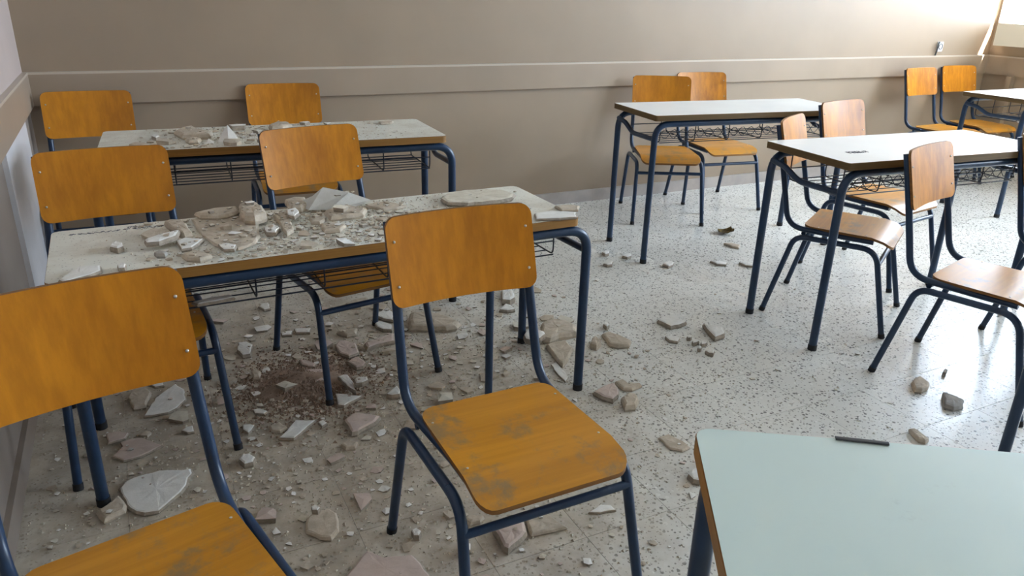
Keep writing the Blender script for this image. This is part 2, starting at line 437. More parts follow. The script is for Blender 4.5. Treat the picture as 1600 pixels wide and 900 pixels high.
CH = [
 ((-0.076, 1.080, 3.365), 'wooden school chair cut off by the left picture edge, nearest the camera', None),
 ((0.635, 1.260, 3.157), 'wooden school chair in the centre foreground with its whole worn seat showing', None),
 ((-0.072, 2.239, 3.208), 'wooden chair behind the left end of the near rubble desk, below the corner chair', None),
 ((0.595, 2.425, 3.321), 'wooden chair behind the middle of the near rubble desk', None),
 ((-0.164, 3.617, 3.106), 'wooden chair in the left back corner against the wall rail', None),
 ((0.682, 3.700, 3.069), 'wooden chair by the back wall behind the middle of the far rubble desk', None),
 ((2.810, 3.595, 2.695), 'left one of two overlapping chairs behind the clean desk at the back wall', None),
 ((3.285, 3.700, 2.987), 'right one of two overlapping chairs behind the clean desk at the back wall', None),
 ((2.579, 2.096, 3.671), 'wooden chair turned sideways under the left end of the middle right desk', None),
 ((3.155, 2.394, 3.307), 'wooden chair behind the middle right desk, right of the sideways chair', None),
 ((2.510, 1.434, 3.403), 'wooden chair with a shiny seat in front of the middle right desk', None),
 ((5.321, 3.606, 3.188), 'left one of two chairs against the wall rail in the far right corner', None),
 ((5.83, 3.685, 3.044), 'right one of two chairs in the far right corner beside the sunlit strip', None),
 ((3.25, 1.512, 3.403), 'chair mostly beyond the right picture edge, only its upright and a leg showing', None),
]
proto = None
for (x, y, a), lab, grp in CH:
    if proto is None: proto = make_chair(lab, 'wooden school chairs with blue tube frames'); o = proto
    else: o = copy_tree(proto)
    o.location = (x, y, 0); o.rotation_euler = (0, 0, a); o['label'] = lab

# ------------------------------------------------------------------ desks (local: x along the long side, +y away from the camera)
def make_desk(loc, a, W, Dp, H, lam, label, ix0, ix1, iy=0.03):
    d = empty('school_desk', loc, a, label, 'desk', 'two seat school desks with blue tube frames')
    w, h = W / 2, Dp / 2
    rc = 0.010 if lam == 'lam_clean' else 0.022
    edge = M['desk_edge_dark'] if lam == 'lam_clean' else M['desk_edge']
    th = 0.024
    link('tabletop', plate(w, h, rc, th, lambda u, v, s: (u, v, H - 0.0018 - (th if s == 0 else 0)), 2), [edge, edge], d, smooth=0.6)
    link('laminate', plate(w - 0.001, h - 0.001, rc, 0.0018, lambda u, v, s: (u, v, H - (0.0018 if s == 0 else 0)), 2), [M[lam], M['edge_wood']], d, smooth=0.6)
    r = 0.0152; zt = H - th - 0.005 - r
    xl, xr = -w + ix0, w - ix1
    ends = {}
    for s in (1, -1):
        yy = s * (h - iy)
        full = fillet([(xl, yy, 0), (xl, yy, zt), (xr, yy, zt), (xr, yy, 0)], [0.075, 0.075], 8)
        k = len(full) // 2
        link_r = tube_obj('frame_rail', full[9:-9], r, M['tube'], d, 12)
        for part in (full[:10], full[-10:]):
            leg = tube_obj('leg', part, r, M['tube'], d, 12)
            e = part[0] if part[0].z < 0.01 else part[-1]
            tube_obj('rubber_foot', [e, e + Vector((0, 0, 0.022))], r + 0.0015, M['rubber'], leg, 12)
    for s, xx in ((-1, xl), (1, xr)):
        ya = h - iy
        z = H - 0.115
        tube_obj('end_brace', fillet([(xx, -ya, z), (xx, ya * 0.15, z - 0.004), (xx, ya * 0.6, z + 0.035), (xx, ya, z + 0.045)], 0.12, 6), 0.0115, M['tube'], d)
    # wire book basket under the top
    bm = bmesh.new(); bx0, bx1 = xl + 0.07, xr - 0.07; by0, by1 = -h + 0.10, h - 0.06
    zb = H - 0.145; z1 = H - 0.055; wr = 0.0025
    tube(bm, [(bx0, by0, zb), (bx1, by0, zb)], wr, 5); tube(bm, [(bx0, by1, zb), (bx1, by1, zb)], wr, 5)
    tube(bm, [(bx0, by0, z1), (bx1, by0, z1)], wr, 5); tube(bm, [(bx0, by0, (z1 + zb) / 2), (bx1, by0, (z1 + zb) / 2)], wr, 5); tube(bm, [(bx0, by1, (z1 + zb) / 2), (bx1, by1, (z1 + zb) / 2)], wr, 5)
    for k in range(5):
        y = by0 + (by1 - by0) * (k + 1) / 6; tube(bm, [(bx0, y, zb), (bx1, y, zb)], wr * 0.8, 5)
    n = int((bx1 - bx0) / 0.17)
    for k in range(n + 1):
        x = bx0 + (bx1 - bx0) * k / n
        tube(bm, fillet([(x, by0, H - 0.028), (x, by0, zb), (x, by1, zb), (x, by1, H - 0.028)], 0.02, 3), wr, 5)
    # wavy wires woven along the front (left out of the baskets the photograph shows straight)
    m = int((bx1 - bx0) / 0.03)
    for ph in ((0, math.pi) if lam == 'lam_clean' else ()):
        tube(bm, [(bx0 + (bx1 - bx0) * k / (m * 2), by0 - 0.003, (zb + z1) / 2 - 0.004 + 0.022 * math.sin(k * math.pi / 2 * 0.62 + ph)) for k in range(m * 2 + 1)], wr * 0.7, 4)
    link('wire_basket', bm, M['wire'], d, smooth=1.0)
    return d
DESKS = {}
DESKS['near'] = make_desk((0.476, 2.083, 0), 0.020, 1.406, 0.430, 0.607, 'lam_dusty', 'long white topped desk in the left foreground heaped with plaster rubble', 0.027, -0.038, 0.016)
DESKS['far'] = make_desk((0.501, 2.996, 0), -0.051, 1.217, 0.430, 0.7093, 'lam_dusty', 'white topped desk behind the long one, strewn with smaller rubble', -0.028, -0.028)
tube_obj('leg', [(0.415, -0.185, 0), (0.415, -0.185, 0.555)], 0.0122, M['tube'], DESKS['near'])
make_desk((2.750, 2.987, 0), -0.116, 1.141, 0.430, 0.7248, 'lam_clean', 'clean white topped desk near the back wall, centre right', 0.017, 0.017)
mid = make_desk((2.733, 1.948, 0), -0.076, 1.074, 0.430, 0.7208, 'lam_clean', 'clean white topped desk in the middle right with scribbles at its left end', 0.017, 0.017)
make_desk((5.342, 2.911, 0), -0.002, 1.20, 0.430, 0.7194, 'lam_clean', 'farthest desk by the right picture edge under the window', 0.017, 0.017)
fl = Vector((0.609, 0.658, 0)); u = Vector((-0.5378, -0.8431, 0)); v = Vector((0.8562, -0.5166, 0))
front = make_desk(fl + u * 0.6 + v * 0.215, math.atan2(u.y, u.x), 1.20, 0.430, 0.71, 'lam_green', 'bare greenish white desktop filling the bottom right corner', 0.017, 0.017)
phi = 3.403 - math.pi
lx, ly = 1.40 / 2 - 0.017, 0.215 - 0.03
make_desk((2.137 + math.cos(phi) * lx + math.sin(phi) * ly, 1.028 + math.sin(phi) * lx - math.cos(phi) * ly, 0), phi, 1.40, 0.43, 0.72, 'lam_clean', 'desk beyond the right picture edge with one blue leg in view', 0.017, 0.017)

def scribble(parent, x0, x1, y, z, n, amp):
    bm = bmesh.new()
    for k in range(n):
        x = x0 + (x1 - x0) * k / n
        pts = [(x + 0.008 * math.sin(q * 1.7 + k) + 0.003 * q, y + amp * math.sin(q * 2.3 + k * 2.1), z) for q in range(5)]
        tube(bm, pts, 0.0011, 4)
    return link('pencil_scribble', bm, M['ink'], parent)
scribble(DESKS['near'], -0.66, -0.42, 0.165, 0.607, 11, 0.008)
scribble(DESKS['near'], -0.52, -0.46, 0.180, 0.607, 4, 0.012)
scribble(mid, -0.40, -0.30, -0.06, 0.7208, 6, 0.018)
# dark chipped strip at the far edge of the front desk
bm = bmesh.new()
pts = [(-0.5985, -0.034, 0.7115), (-0.597, -0.02, 0.7125), (-0.596, 0.0, 0.7125), (-0.595, 0.015, 0.7125), (-0.594, 0.031, 0.712)]
tube(bm, pts, 0.0042, 7)
for q in bm.verts: q.co.z = 0.7104 + (q.co.z - 0.7104) * 0.5 if q.co.z > 0.7104 else 0.7101
link('dark_edge_chip', bm, M['dark_plastic'], front)['label'] = 'dark chipped strip on the desk edge'

# (surface height, thickness, face, label, outline in metres)
SHEET=[(0.419,2.302,0.002),(0.462,2.261,0.03),(0.495,2.256,0.056),(0.572,2.252,0.034),(0.642,2.257,0.002),(0.58,2.208,0.0),(0.498,2.201,0.0),(0.439,2.216,0.0)]
CHUNKS=[
(0.0,0.012,'w','largest white plaster plate lying on the floor behind the left foreground chair',[(-0.153,1.871),(-0.144,1.829),(-0.137,1.812),(-0.123,1.79),(-0.105,1.776),(-0.073,1.769),(-0.055,1.788),(-0.034,1.811),(-0.017,1.828),(0.0,1.855),(0.007,1.888),(0.018,1.904),(0.015,1.929),(-0.025,1.939),(-0.061,1.953),(-0.098,1.951),(-0.124,1.947),(-0.145,1.936),(-0.16,1.913)]),
(0.0,0.01,'w','white plaster plate beside the right upright of the left foreground chair',[(-0.045,2.269),(-0.021,2.268),(0.005,2.284),(0.034,2.329),(0.035,2.403),(0.013,2.455),(-0.018,2.419),(-0.052,2.377),(-0.072,2.318),(-0.089,2.275)]),
(0.0,0.009,'p','pinkish plaster flake with a notched left side behind the left foreground chair',[(-0.148,2.045),(-0.105,2.05),(-0.072,2.067),(-0.046,2.084),(-0.097,2.15),(-0.13,2.158),(-0.155,2.148),(-0.15,2.122),(-0.164,2.099),(-0.176,2.079)]),
(0.0,0.008,'p','small pinkish flake tucked behind the leg beside the notched flake',[(-0.185,2.143),(-0.14,2.151),(-0.131,2.179),(-0.16,2.201),(-0.189,2.201)]),
(0.0,0.012,'w','light diamond shaped plaster flake on the dusty floor left of the centre chair',[(0.297,1.964),(0.337,2.0),(0.379,2.04),(0.351,2.05),(0.324,2.067),(0.291,2.021),(0.258,1.984)]),
(0.0,0.01,'w','small white wedge of plaster at the foot of the left desk chair',[(0.171,2.076),(0.183,2.049),(0.194,2.062),(0.207,2.086),(0.193,2.101),(0.174,2.105)]),
(0.0,0.02,'w','lumpy pale plaster chip alone in front of the left desk chair foot',[(0.148,1.879),(0.171,1.879),(0.182,1.901),(0.168,1.93),(0.149,1.931),(0.137,1.91)]),
(0.0,0.016,'b','grey brown plaster slab against the left desk leg',[(-0.194,1.78),(-0.171,1.793),(-0.148,1.801),(-0.143,1.825),(-0.151,1.852),(-0.161,1.878),(-0.189,1.846),(-0.211,1.828)]),
(0.0,0.01,'w','tiny white flake hidden beside the tube of the left foreground chair',[(0.022,2.124),(0.041,2.122),(0.04,2.16),(0.022,2.159),(0.007,2.143)]),
(0.0,0.01,'w','white flake under the lower edge of the left foreground backrest',[(-0.048,2.455),(-0.022,2.455),(-0.024,2.508),(-0.048,2.514),(-0.071,2.486)]),
(0.0,0.014,'b','brown plaster sheet lying behind the left foreground backrest',[(-0.114,2.332),(-0.081,2.332),(-0.061,2.418),(-0.079,2.464),(-0.117,2.458),(-0.131,2.404)]),
(0.0,0.012,'b','small brown slab beside the light diamond shaped flake',[(0.247,2.034),(0.269,2.018),(0.294,2.032),(0.276,2.073),(0.243,2.061)]),
(0.0,0.01,'w','thin white sliver above the small white wedge',[(0.218,2.158),(0.244,2.141),(0.257,2.154),(0.237,2.181),(0.215,2.184)]),
(0.0,0.012,'w','white chip right of the light diamond shaped flake',[(0.387,1.997),(0.406,2.009),(0.399,2.032),(0.381,2.026)]),
(0.0,0.012,'p','large pink plaster plate at the bottom edge of the picture',[(0.296,1.299),(0.356,1.265),(0.437,1.252),(0.463,1.275),(0.458,1.322),(0.448,1.358),(0.416,1.368),(0.383,1.379),(0.371,1.396),(0.355,1.415),(0.327,1.389),(0.301,1.365),(0.277,1.345)]),
(0.0,0.02,'p','brownish pink chunk with a raised corner left of the centre chair leg',[(0.455,1.956),(0.455,1.914),(0.474,1.914),(0.51,1.931),(0.54,1.946),(0.562,1.971),(0.531,2.003),(0.497,2.026),(0.477,2.015),(0.451,1.995)]),
(0.0,0.012,'b','flat brown plaster slab near the left foreground seat corner',[(0.242,1.542),(0.267,1.507),(0.291,1.492),(0.314,1.515),(0.323,1.552),(0.325,1.583),(0.314,1.605),(0.272,1.607),(0.254,1.591)]),
(0.0,0.016,'w','small pale chip on top edge of the flat brown slab',[(0.269,1.597),(0.282,1.589),(0.291,1.598),(0.282,1.614),(0.27,1.612)]),
(0.0,0.015,'b','thin tan flake just behind the rear leg of the centre chair',[(0.421,1.85),(0.447,1.846),(0.461,1.866),(0.443,1.89),(0.412,1.877)]),
(0.0,0.02,'w','white crumb between the legs of the centre chair',[(0.47,1.411),(0.482,1.407),(0.493,1.419),(0.486,1.437),(0.471,1.433)]),
(0.0,0.022,'p','greyish block of plaster under the centre chair crossbar',[(0.65,1.303),(0.647,1.282),(0.654,1.271),(0.687,1.286),(0.723,1.308),(0.733,1.337),(0.741,1.362),(0.715,1.368),(0.681,1.373),(0.652,1.353)]),
(0.0,0.012,'b','dusty tan slab lying behind the greyish block',[(0.742,1.341),(0.733,1.304),(0.786,1.297),(0.826,1.293),(0.813,1.345),(0.794,1.388),(0.758,1.385)]),
(0.0,0.016,'w','small pale flake left of the greyish block',[(0.553,1.309),(0.576,1.312),(0.586,1.333),(0.576,1.349),(0.559,1.34)]),
(0.0,0.008,'w','thin white flake beside the front right leg of the centre chair',[(0.934,1.309),(0.978,1.301),(0.977,1.323),(0.953,1.338),(0.907,1.323)]),
(0.0,0.014,'b','small tan chip in front of the centre chair crossbar',[(0.615,1.403),(0.641,1.401),(0.657,1.414),(0.631,1.431),(0.609,1.426)]),
(0.0,0.016,'p','pink plaster chunk with five corners right of the chair leg under the rubble desk',[(0.559,2.447),(0.581,2.413),(0.604,2.42),(0.621,2.427),(0.632,2.51),(0.599,2.553),(0.58,2.553),(0.556,2.516)]),
(0.0,0.02,'p','long pink plaster strip beside the centre chair upright',[(0.656,2.445),(0.709,2.461),(0.769,2.466),(0.791,2.533),(0.74,2.519),(0.694,2.499),(0.657,2.488)]),
(0.0,0.016,'p','rounded pink chunk below the five cornered one',[(0.581,2.315),(0.606,2.318),(0.624,2.343),(0.61,2.404),(0.589,2.397),(0.565,2.374)]),
(0.0,0.02,'p','pink square cornered chunk left of the chair leg on the dust heap',[(0.413,2.281),(0.432,2.265),(0.459,2.261),(0.476,2.349),(0.443,2.366),(0.415,2.373)]),
(0.0,0.014,'p','pink flake above the square cornered chunk on the dust heap',[(0.416,2.417),(0.432,2.395),(0.453,2.383),(0.465,2.403),(0.438,2.45),(0.416,2.464)]),
(0.0,0.012,'w','white flake at the foot of the chair under the rubble desk',[(0.46,2.102),(0.478,2.087),(0.515,2.107),(0.549,2.126),(0.519,2.141),(0.502,2.16),(0.472,2.177)]),
(0.0,0.016,'w','white upright shard leaning over the white flake at the chair foot',[(0.512,2.2),(0.519,2.161),(0.53,2.135),(0.54,2.192),(0.537,2.224),(0.535,2.259),(0.521,2.267),(0.502,2.26)]),
(0.0,0.02,'w','pale oval chip right of the leaning white shard',[(0.535,2.155),(0.555,2.148),(0.579,2.158),(0.583,2.181),(0.561,2.191),(0.537,2.185)]),
(0.0,0.016,'w','bright white flake behind the left upright of the centre chair',[(0.747,2.619),(0.761,2.586),(0.791,2.57),(0.806,2.615),(0.772,2.669),(0.751,2.671)]),
(0.0,0.016,'w','white chip behind the bright white flake',[(0.791,2.684),(0.823,2.652),(0.847,2.721),(0.843,2.781),(0.808,2.761),(0.771,2.739)]),
(0.0,0.03,'b','largest tan slab in the rubble behind the centre chair',[(0.874,2.619),(0.858,2.547),(0.918,2.521),(0.982,2.485),(1.023,2.481),(1.052,2.508),(1.034,2.57),(1.007,2.622),(0.945,2.672),(0.902,2.677)]),
(0.0,0.02,'b','tan slab far under the rubble desk beside the basket',[(0.712,2.849),(0.744,2.836),(0.786,2.851),(0.798,2.922),(0.738,2.918),(0.693,2.891)]),
(0.0,0.022,'w','pale wedge by the lower bend of the centre chair upright',[(0.63,2.077),(0.657,2.072),(0.669,2.099),(0.667,2.132),(0.641,2.112),(0.616,2.09)]),
(0.0,0.012,'w','white strip of plaster left of the chair leg under the rubble desk',[(0.399,2.69),(0.434,2.681),(0.445,2.717),(0.423,2.723),(0.4,2.719)]),
(0.0,0.012,'w','white strip right of the other white strip by the chair leg',[(0.452,2.694),(0.501,2.676),(0.515,2.711),(0.482,2.728),(0.452,2.734)]),
(0.0,0.016,'b','tan flake behind the five cornered pink chunk',[(0.621,2.589),(0.656,2.59),(0.674,2.637),(0.63,2.647),(0.593,2.634)]),
(0.0,0.02,'b','tan chip at the left rim of the dust heap',[(0.249,2.379),(0.268,2.373),(0.279,2.415),(0.265,2.434),(0.249,2.428)]),
(0.0,0.018,'w','grey white slab at the left chair leg under the rubble desk',[(0.228,2.617),(0.241,2.564),(0.267,2.563),(0.289,2.64),(0.27,2.679),(0.24,2.681)]),
(0.0,0.012,'w','white flake beside the rear chair leg under the rubble desk',[(0.381,2.963),(0.406,2.966),(0.408,3.033),(0.385,3.033),(0.364,3.009)]),
(0.0,0.03,'b','thick tan slab left of the rubble desk right leg',[(1.283,2.251),(1.301,2.235),(1.346,2.248),(1.387,2.246),(1.426,2.248),(1.458,2.305),(1.444,2.369),(1.403,2.411),(1.343,2.379),(1.296,2.304)]),
(0.0,0.02,'b','pointed tan slab below the thick slab at the desk leg',[(1.257,2.13),(1.248,2.086),(1.249,2.046),(1.296,2.086),(1.351,2.145),(1.36,2.217),(1.312,2.223),(1.273,2.215)]),
(0.0,0.02,'b','dusty pale chunk right of the rubble desk leg',[(1.495,2.123),(1.518,2.099),(1.56,2.087),(1.586,2.114),(1.575,2.175),(1.549,2.222),(1.519,2.214)]),
(0.0,0.026,'b','small tan block against the rubble desk right leg',[(1.434,2.118),(1.471,2.143),(1.479,2.2),(1.452,2.181),(1.422,2.147)]),
(0.0,0.02,'w','white plate of plaster out on the clean floor right of the rubble',[(1.808,2.159),(1.848,2.158),(1.896,2.171),(1.891,2.234),(1.855,2.256),(1.826,2.251),(1.795,2.234)]),
(0.0,0.014,'w','thin white flake below the white plate on the clean floor',[(1.729,2.067),(1.752,2.044),(1.779,2.063),(1.764,2.097),(1.736,2.103)]),
(0.0,0.02,'p','pinkish chunk beside the seat corner of the centre chair',[(1.252,1.793),(1.274,1.764),(1.308,1.784),(1.333,1.819),(1.346,1.863),(1.294,1.859),(1.242,1.836)]),
(0.0,0.026,'b','tan lump right of the pinkish chunk by the seat corner',[(1.281,1.707),(1.315,1.698),(1.348,1.727),(1.362,1.767),(1.338,1.776),(1.303,1.763)]),
(0.0,0.014,'b','low tan flake above the tan lump by the seat corner',[(1.352,1.823),(1.378,1.806),(1.426,1.818),(1.429,1.829),(1.38,1.827),(1.385,1.881),(1.355,1.876)]),
(0.0,0.024,'w','white chip behind the right upright of the centre chair',[(1.19,2.224),(1.203,2.207),(1.243,2.204),(1.281,2.231),(1.289,2.254),(1.25,2.309),(1.227,2.293),(1.2,2.26)]),
(0.0,0.03,'w','white chunk seen through the back of the centre chair',[(1.299,2.649),(1.329,2.632),(1.363,2.652),(1.414,2.785),(1.395,2.797),(1.352,2.764)]),
(0.0,0.018,'w','white flake below the white chunk seen through the back',[(1.281,2.562),(1.318,2.561),(1.322,2.614),(1.308,2.634),(1.255,2.584)]),
(0.0,0.008,'w','white flakes edge tucked under the centre seat rear corner',[(1.205,1.998),(1.204,1.949),(1.229,1.975),(1.24,2.033),(1.245,2.09),(1.22,2.081)]),
(0.0,0.024,'w','triangular white chunk between the rubble and the middle right desk',[(1.913,2.059),(1.898,2.002),(1.923,2.005),(1.955,2.013),(1.992,2.064),(1.969,2.109),(1.942,2.13)]),
(0.0,0.016,'w','white chip in front of the far desk leg',[(2.244,2.747),(2.277,2.757),(2.306,2.783),(2.306,2.815),(2.274,2.81),(2.239,2.788)]),
(0.0,0.012,'w','left one of two thin white slivers near the middle right desk leg',[(2.496,2.69),(2.534,2.666),(2.561,2.69),(2.536,2.726),(2.494,2.741)]),
(0.0,0.012,'w','right one of two thin white slivers near the middle right desk leg',[(2.618,2.622),(2.648,2.601),(2.68,2.628),(2.66,2.659),(2.616,2.668)]),
(0.0,0.012,'b','grey sliver in front of the brown scrap on the far floor',[(2.759,2.885),(2.782,2.853),(2.821,2.886),(2.8,2.931),(2.759,2.943)]),
(0.0,0.016,'w','left white chip of the three right of the rubble desk',[(2.053,3.016),(2.08,3.022),(2.108,3.059),(2.089,3.071),(2.057,3.055)]),
(0.0,0.016,'w','rightmost white chip of the three right of the rubble desk',[(2.133,2.936),(2.165,2.947),(2.184,2.982),(2.16,2.989),(2.12,2.965)]),
(0.0,0.016,'w','nearest white chip of the three right of the rubble desk',[(1.976,2.878),(2.004,2.876),(2.034,2.913),(2.009,2.928),(1.968,2.904)]),
(0.0,0.02,'w','small white lump right of the rubble desk leg',[(1.569,2.257),(1.59,2.268),(1.6,2.291),(1.589,2.299),(1.571,2.286)]),
(0.0,0.018,'w','#c0',[(1.828,2.063),(1.819,2.067),(1.807,2.06),(1.805,2.05),(1.814,2.046),(1.826,2.052)]),
(0.0,0.018,'w','#c1',[(1.83,2.029),(1.813,2.031),(1.801,2.021),(1.793,2.005),(1.809,2.004),(1.828,2.01)]),
(0.0,0.018,'w','#c2',[(1.852,2.007),(1.836,2.008),(1.824,1.998),(1.815,1.982),(1.83,1.981),(1.849,1.987)]),
(0.0,0.018,'w','#c3',[(1.803,1.972),(1.795,1.975),(1.784,1.967),(1.78,1.957),(1.788,1.954),(1.8,1.961)]),
(0.0,0.018,'w','#c4',[(1.835,1.938),(1.822,1.95),(1.793,1.935),(1.792,1.914),(1.805,1.902),(1.827,1.92)]),
(0.0,0.018,'b','beige lump on the shiny floor in front of the right hand chair',[(2.26,1.408),(2.279,1.396),(2.315,1.4),(2.355,1.423),(2.369,1.47),(2.34,1.468),(2.299,1.452)]),
(0.0,0.02,'g','grey white lump nearest the camera on the shiny floor',[(2.257,1.298),(2.268,1.271),(2.31,1.267),(2.348,1.291),(2.347,1.323),(2.341,1.346),(2.335,1.359),(2.304,1.338)]),
(0.0,0.015,'g','small dark grit on the shiny floor behind the two lumps',[(2.467,1.441),(2.508,1.463),(2.51,1.475),(2.47,1.457)]),
(0.0,0.015,'b','tan sliver just behind the front desk edge',[(1.997,1.196),(2.006,1.179),(2.028,1.184),(2.035,1.213),(2.042,1.246),(2.025,1.251)]),
(0.0,0.008,'b','very flat dusty slab left of the front desk corner',[(1.281,1.474),(1.306,1.447),(1.337,1.451),(1.34,1.489),(1.323,1.539),(1.284,1.534)]),
(0.0,0.02,'w','white and grey flake against the front desk left edge',[(1.233,1.311),(1.248,1.299),(1.275,1.324),(1.287,1.355),(1.261,1.352),(1.236,1.338)]),
(0.607,0.009000000000000001,'b','large flat beige plaster sheet in the middle of the rubble desk',[(0.126,2.123),(0.136,2.062),(0.15,1.997),(0.17,1.953),(0.201,1.936),(0.243,1.964),(0.268,2.025),(0.283,2.194),(0.242,2.239),(0.157,2.272),(0.118,2.25)]),
(0.607,0.021,'b','wedge of plaster at the left tip of the large beige sheet',[(0.055,2.168),(0.073,2.111),(0.087,2.076),(0.106,2.082),(0.101,2.168),(0.088,2.226),(0.06,2.237),(0.045,2.221)]),
(0.607,0.012,'w','bright white chip in front of the large beige sheet',[(0.07,1.973),(0.095,1.977),(0.113,2.006),(0.13,2.042),(0.086,2.073),(0.063,2.051)]),
(0.607,0.015,'w','long white piece left of the bright white chip on the desk',[(-0.008,2.013),(0.023,2.011),(0.066,2.047),(0.078,2.097),(0.024,2.071),(-0.011,2.039)]),
(0.607,0.0165,'w','lone white pebble of plaster on the bare left half of the rubble desk',[(-0.072,2.022),(-0.058,2.037),(-0.06,2.067),(-0.074,2.094),(-0.085,2.077),(-0.09,2.047)]),
(0.607,0.0105,'w','long white flake at the near left corner of the rubble desk',[(-0.182,1.831),(-0.157,1.85),(-0.13,1.862),(-0.108,1.884),(-0.11,1.925),(-0.152,1.936),(-0.173,1.898),(-0.193,1.851)]),
(0.607,0.015,'w','white chip near the left foreground backrest top on the desk',[(-0.072,1.873),(-0.059,1.872),(-0.055,1.898),(-0.062,1.914),(-0.075,1.9)]),
(0.607,0.03,'b','blocky beige lump at the back of the rubble desk',[(0.242,2.192),(0.247,2.135),(0.272,2.116),(0.307,2.142),(0.311,2.223),(0.292,2.305),(0.251,2.276)]),
(0.607,0.015,'b','long thin wedge along the far edge of the rubble desk',[(0.141,2.227),(0.18,2.203),(0.216,2.217),(0.246,2.243),(0.248,2.295),(0.183,2.296),(0.127,2.265)]),
(0.607,0.0105,'w','white flake before the large beige sheet near the desk front',[(0.164,1.909),(0.188,1.902),(0.198,1.934),(0.179,1.957),(0.156,1.959)]),
(0.607,0.013499999999999998,'b','brown stack of flakes before the large beige sheet',[(0.076,1.897),(0.105,1.875),(0.135,1.897),(0.122,1.923),(0.097,1.955),(0.067,1.931)]),
(0.607,0.012,'g','small grey stone near the front edge of the rubble desk',[(0.012,1.954),(0.031,1.946),(0.038,1.967),(0.019,1.985),(0.007,1.973)]),
(0.607,0.0225,'b','beige block behind the middle of the rubble desk',[(0.393,2.228),(0.419,2.22),(0.45,2.253),(0.456,2.339),(0.424,2.354),(0.391,2.33)]),
(0.607,0.015,'w','large smooth white sheet peaking over the far edge of the rubble desk',[(0.452,2.297),(0.485,2.265),(0.53,2.229),(0.582,2.247),(0.646,2.285),(0.62,2.357),(0.588,2.43),(0.559,2.483),(0.517,2.467),(0.416,2.327)]),
(0.607,0.018000000000000002,'b','long beige chunk right of centre on the rubble desk',[(0.479,2.105),(0.523,2.102),(0.574,2.107),(0.598,2.154),(0.555,2.218),(0.518,2.211),(0.476,2.175)]),
(0.607,0.013499999999999998,'b','brown stick shaped shard among the rubble desk crumbs',[(0.335,2.08),(0.335,2.0),(0.358,2.034),(0.368,2.125),(0.378,2.224),(0.356,2.227),(0.334,2.198)]),
(0.607,0.009000000000000001,'b','beige flake at the far side of the rubble desk right of the white sheet',[(0.651,2.154),(0.693,2.153),(0.729,2.172),(0.687,2.244),(0.652,2.235),(0.612,2.217)]),
(0.607,0.0165,'r','upper round plaster disc on the right half of the rubble desk',[(0.851,2.135),(0.907,2.108),(1.004,2.105),(1.071,2.122),(1.1,2.163),(1.082,2.219),(1.032,2.25),(0.956,2.26),(0.897,2.249),(0.85,2.192)]),
(0.607,0.009000000000000001,'w','white plate at the near right corner of the rubble desk',[(1.034,1.893),(1.106,1.874),(1.161,1.868),(1.185,1.915),(1.12,1.954),(1.061,1.95)]),
(0.607,0.009000000000000001,'b','tan slab overhanging the right end of the rubble desk',[(1.155,1.948),(1.207,1.939),(1.232,1.973),(1.202,2.001),(1.158,2.001)]),
(0.607,0.012,'w','white chip beside the brown stick on the rubble desk',[(0.365,2.141),(0.378,2.113),(0.4,2.151),(0.401,2.213),(0.373,2.199)]),
(0.607,0.015,'w','white and dark chip in front of the brown stick',[(0.286,2.031),(0.309,2.016),(0.328,2.058),(0.319,2.106),(0.289,2.084)]),
(0.607,0.012,'b','crumbling tan piece near the centre chair backrest on the desk',[(0.433,1.994),(0.475,1.99),(0.503,2.028),(0.483,2.071),(0.438,2.066)]),
(0.607,0.0105,'b','small tan flake under the long beige chunk',[(0.42,2.097),(0.442,2.083),(0.466,2.117),(0.453,2.158),(0.425,2.145)]),
(0.7093,0.055,'w','white pyramid shaped chunk on the far rubble desk',[(0.306,2.867),(0.347,2.877),(0.334,2.935),(0.319,2.973),(0.297,2.943),(0.271,2.897)]),
(0.7093,0.015,'w','small white chip on the left half of the far rubble desk',[(0.075,2.97),(0.089,2.995),(0.083,3.047),(0.071,3.046),(0.061,3.014)]),
(0.7093,0.0225,'b','beige heap slab at the back of the far rubble desk',[(0.162,2.965),(0.214,2.955),(0.254,2.95),(0.268,3.001),(0.225,3.069),(0.207,3.158),(0.17,3.127),(0.14,3.056)]),
(0.7093,0.015,'b','brown flake in front of the beige heap on the far desk',[(0.173,2.866),(0.204,2.862),(0.22,2.917),(0.196,2.949),(0.166,2.923)]),
(0.7093,0.012,'b','tan crumb slab at the near left of the far desk',[(-0.001,2.858),(0.028,2.848),(0.051,2.871),(0.037,2.905),(0.004,2.928),(-0.015,2.889)]),
(0.7093,0.012,'w','flat white flake left of the white pyramid on the far desk',[(0.228,2.874),(0.254,2.872),(0.264,2.909),(0.248,2.947),(0.225,2.918)]),
(0.7093,0.0225,'b','tan slab in front of the far right backrest on the far desk',[(0.487,3.037),(0.528,3.036),(0.57,3.066),(0.566,3.145),(0.523,3.148),(0.484,3.093)]),
(0.7093,0.0075,'b','thin tan strip at the far edge of the far desk',[(0.929,3.067),(0.969,3.065),(0.994,3.104),(0.971,3.126),(0.932,3.113)]),
(0.4665,0.01,'w','white strip of plaster lying in the wire basket of the long rubble desk',[(0.088,1.948),(0.136,1.951),(0.182,1.96),(0.177,1.98),(0.121,1.98),(0.076,1.967)]),
]

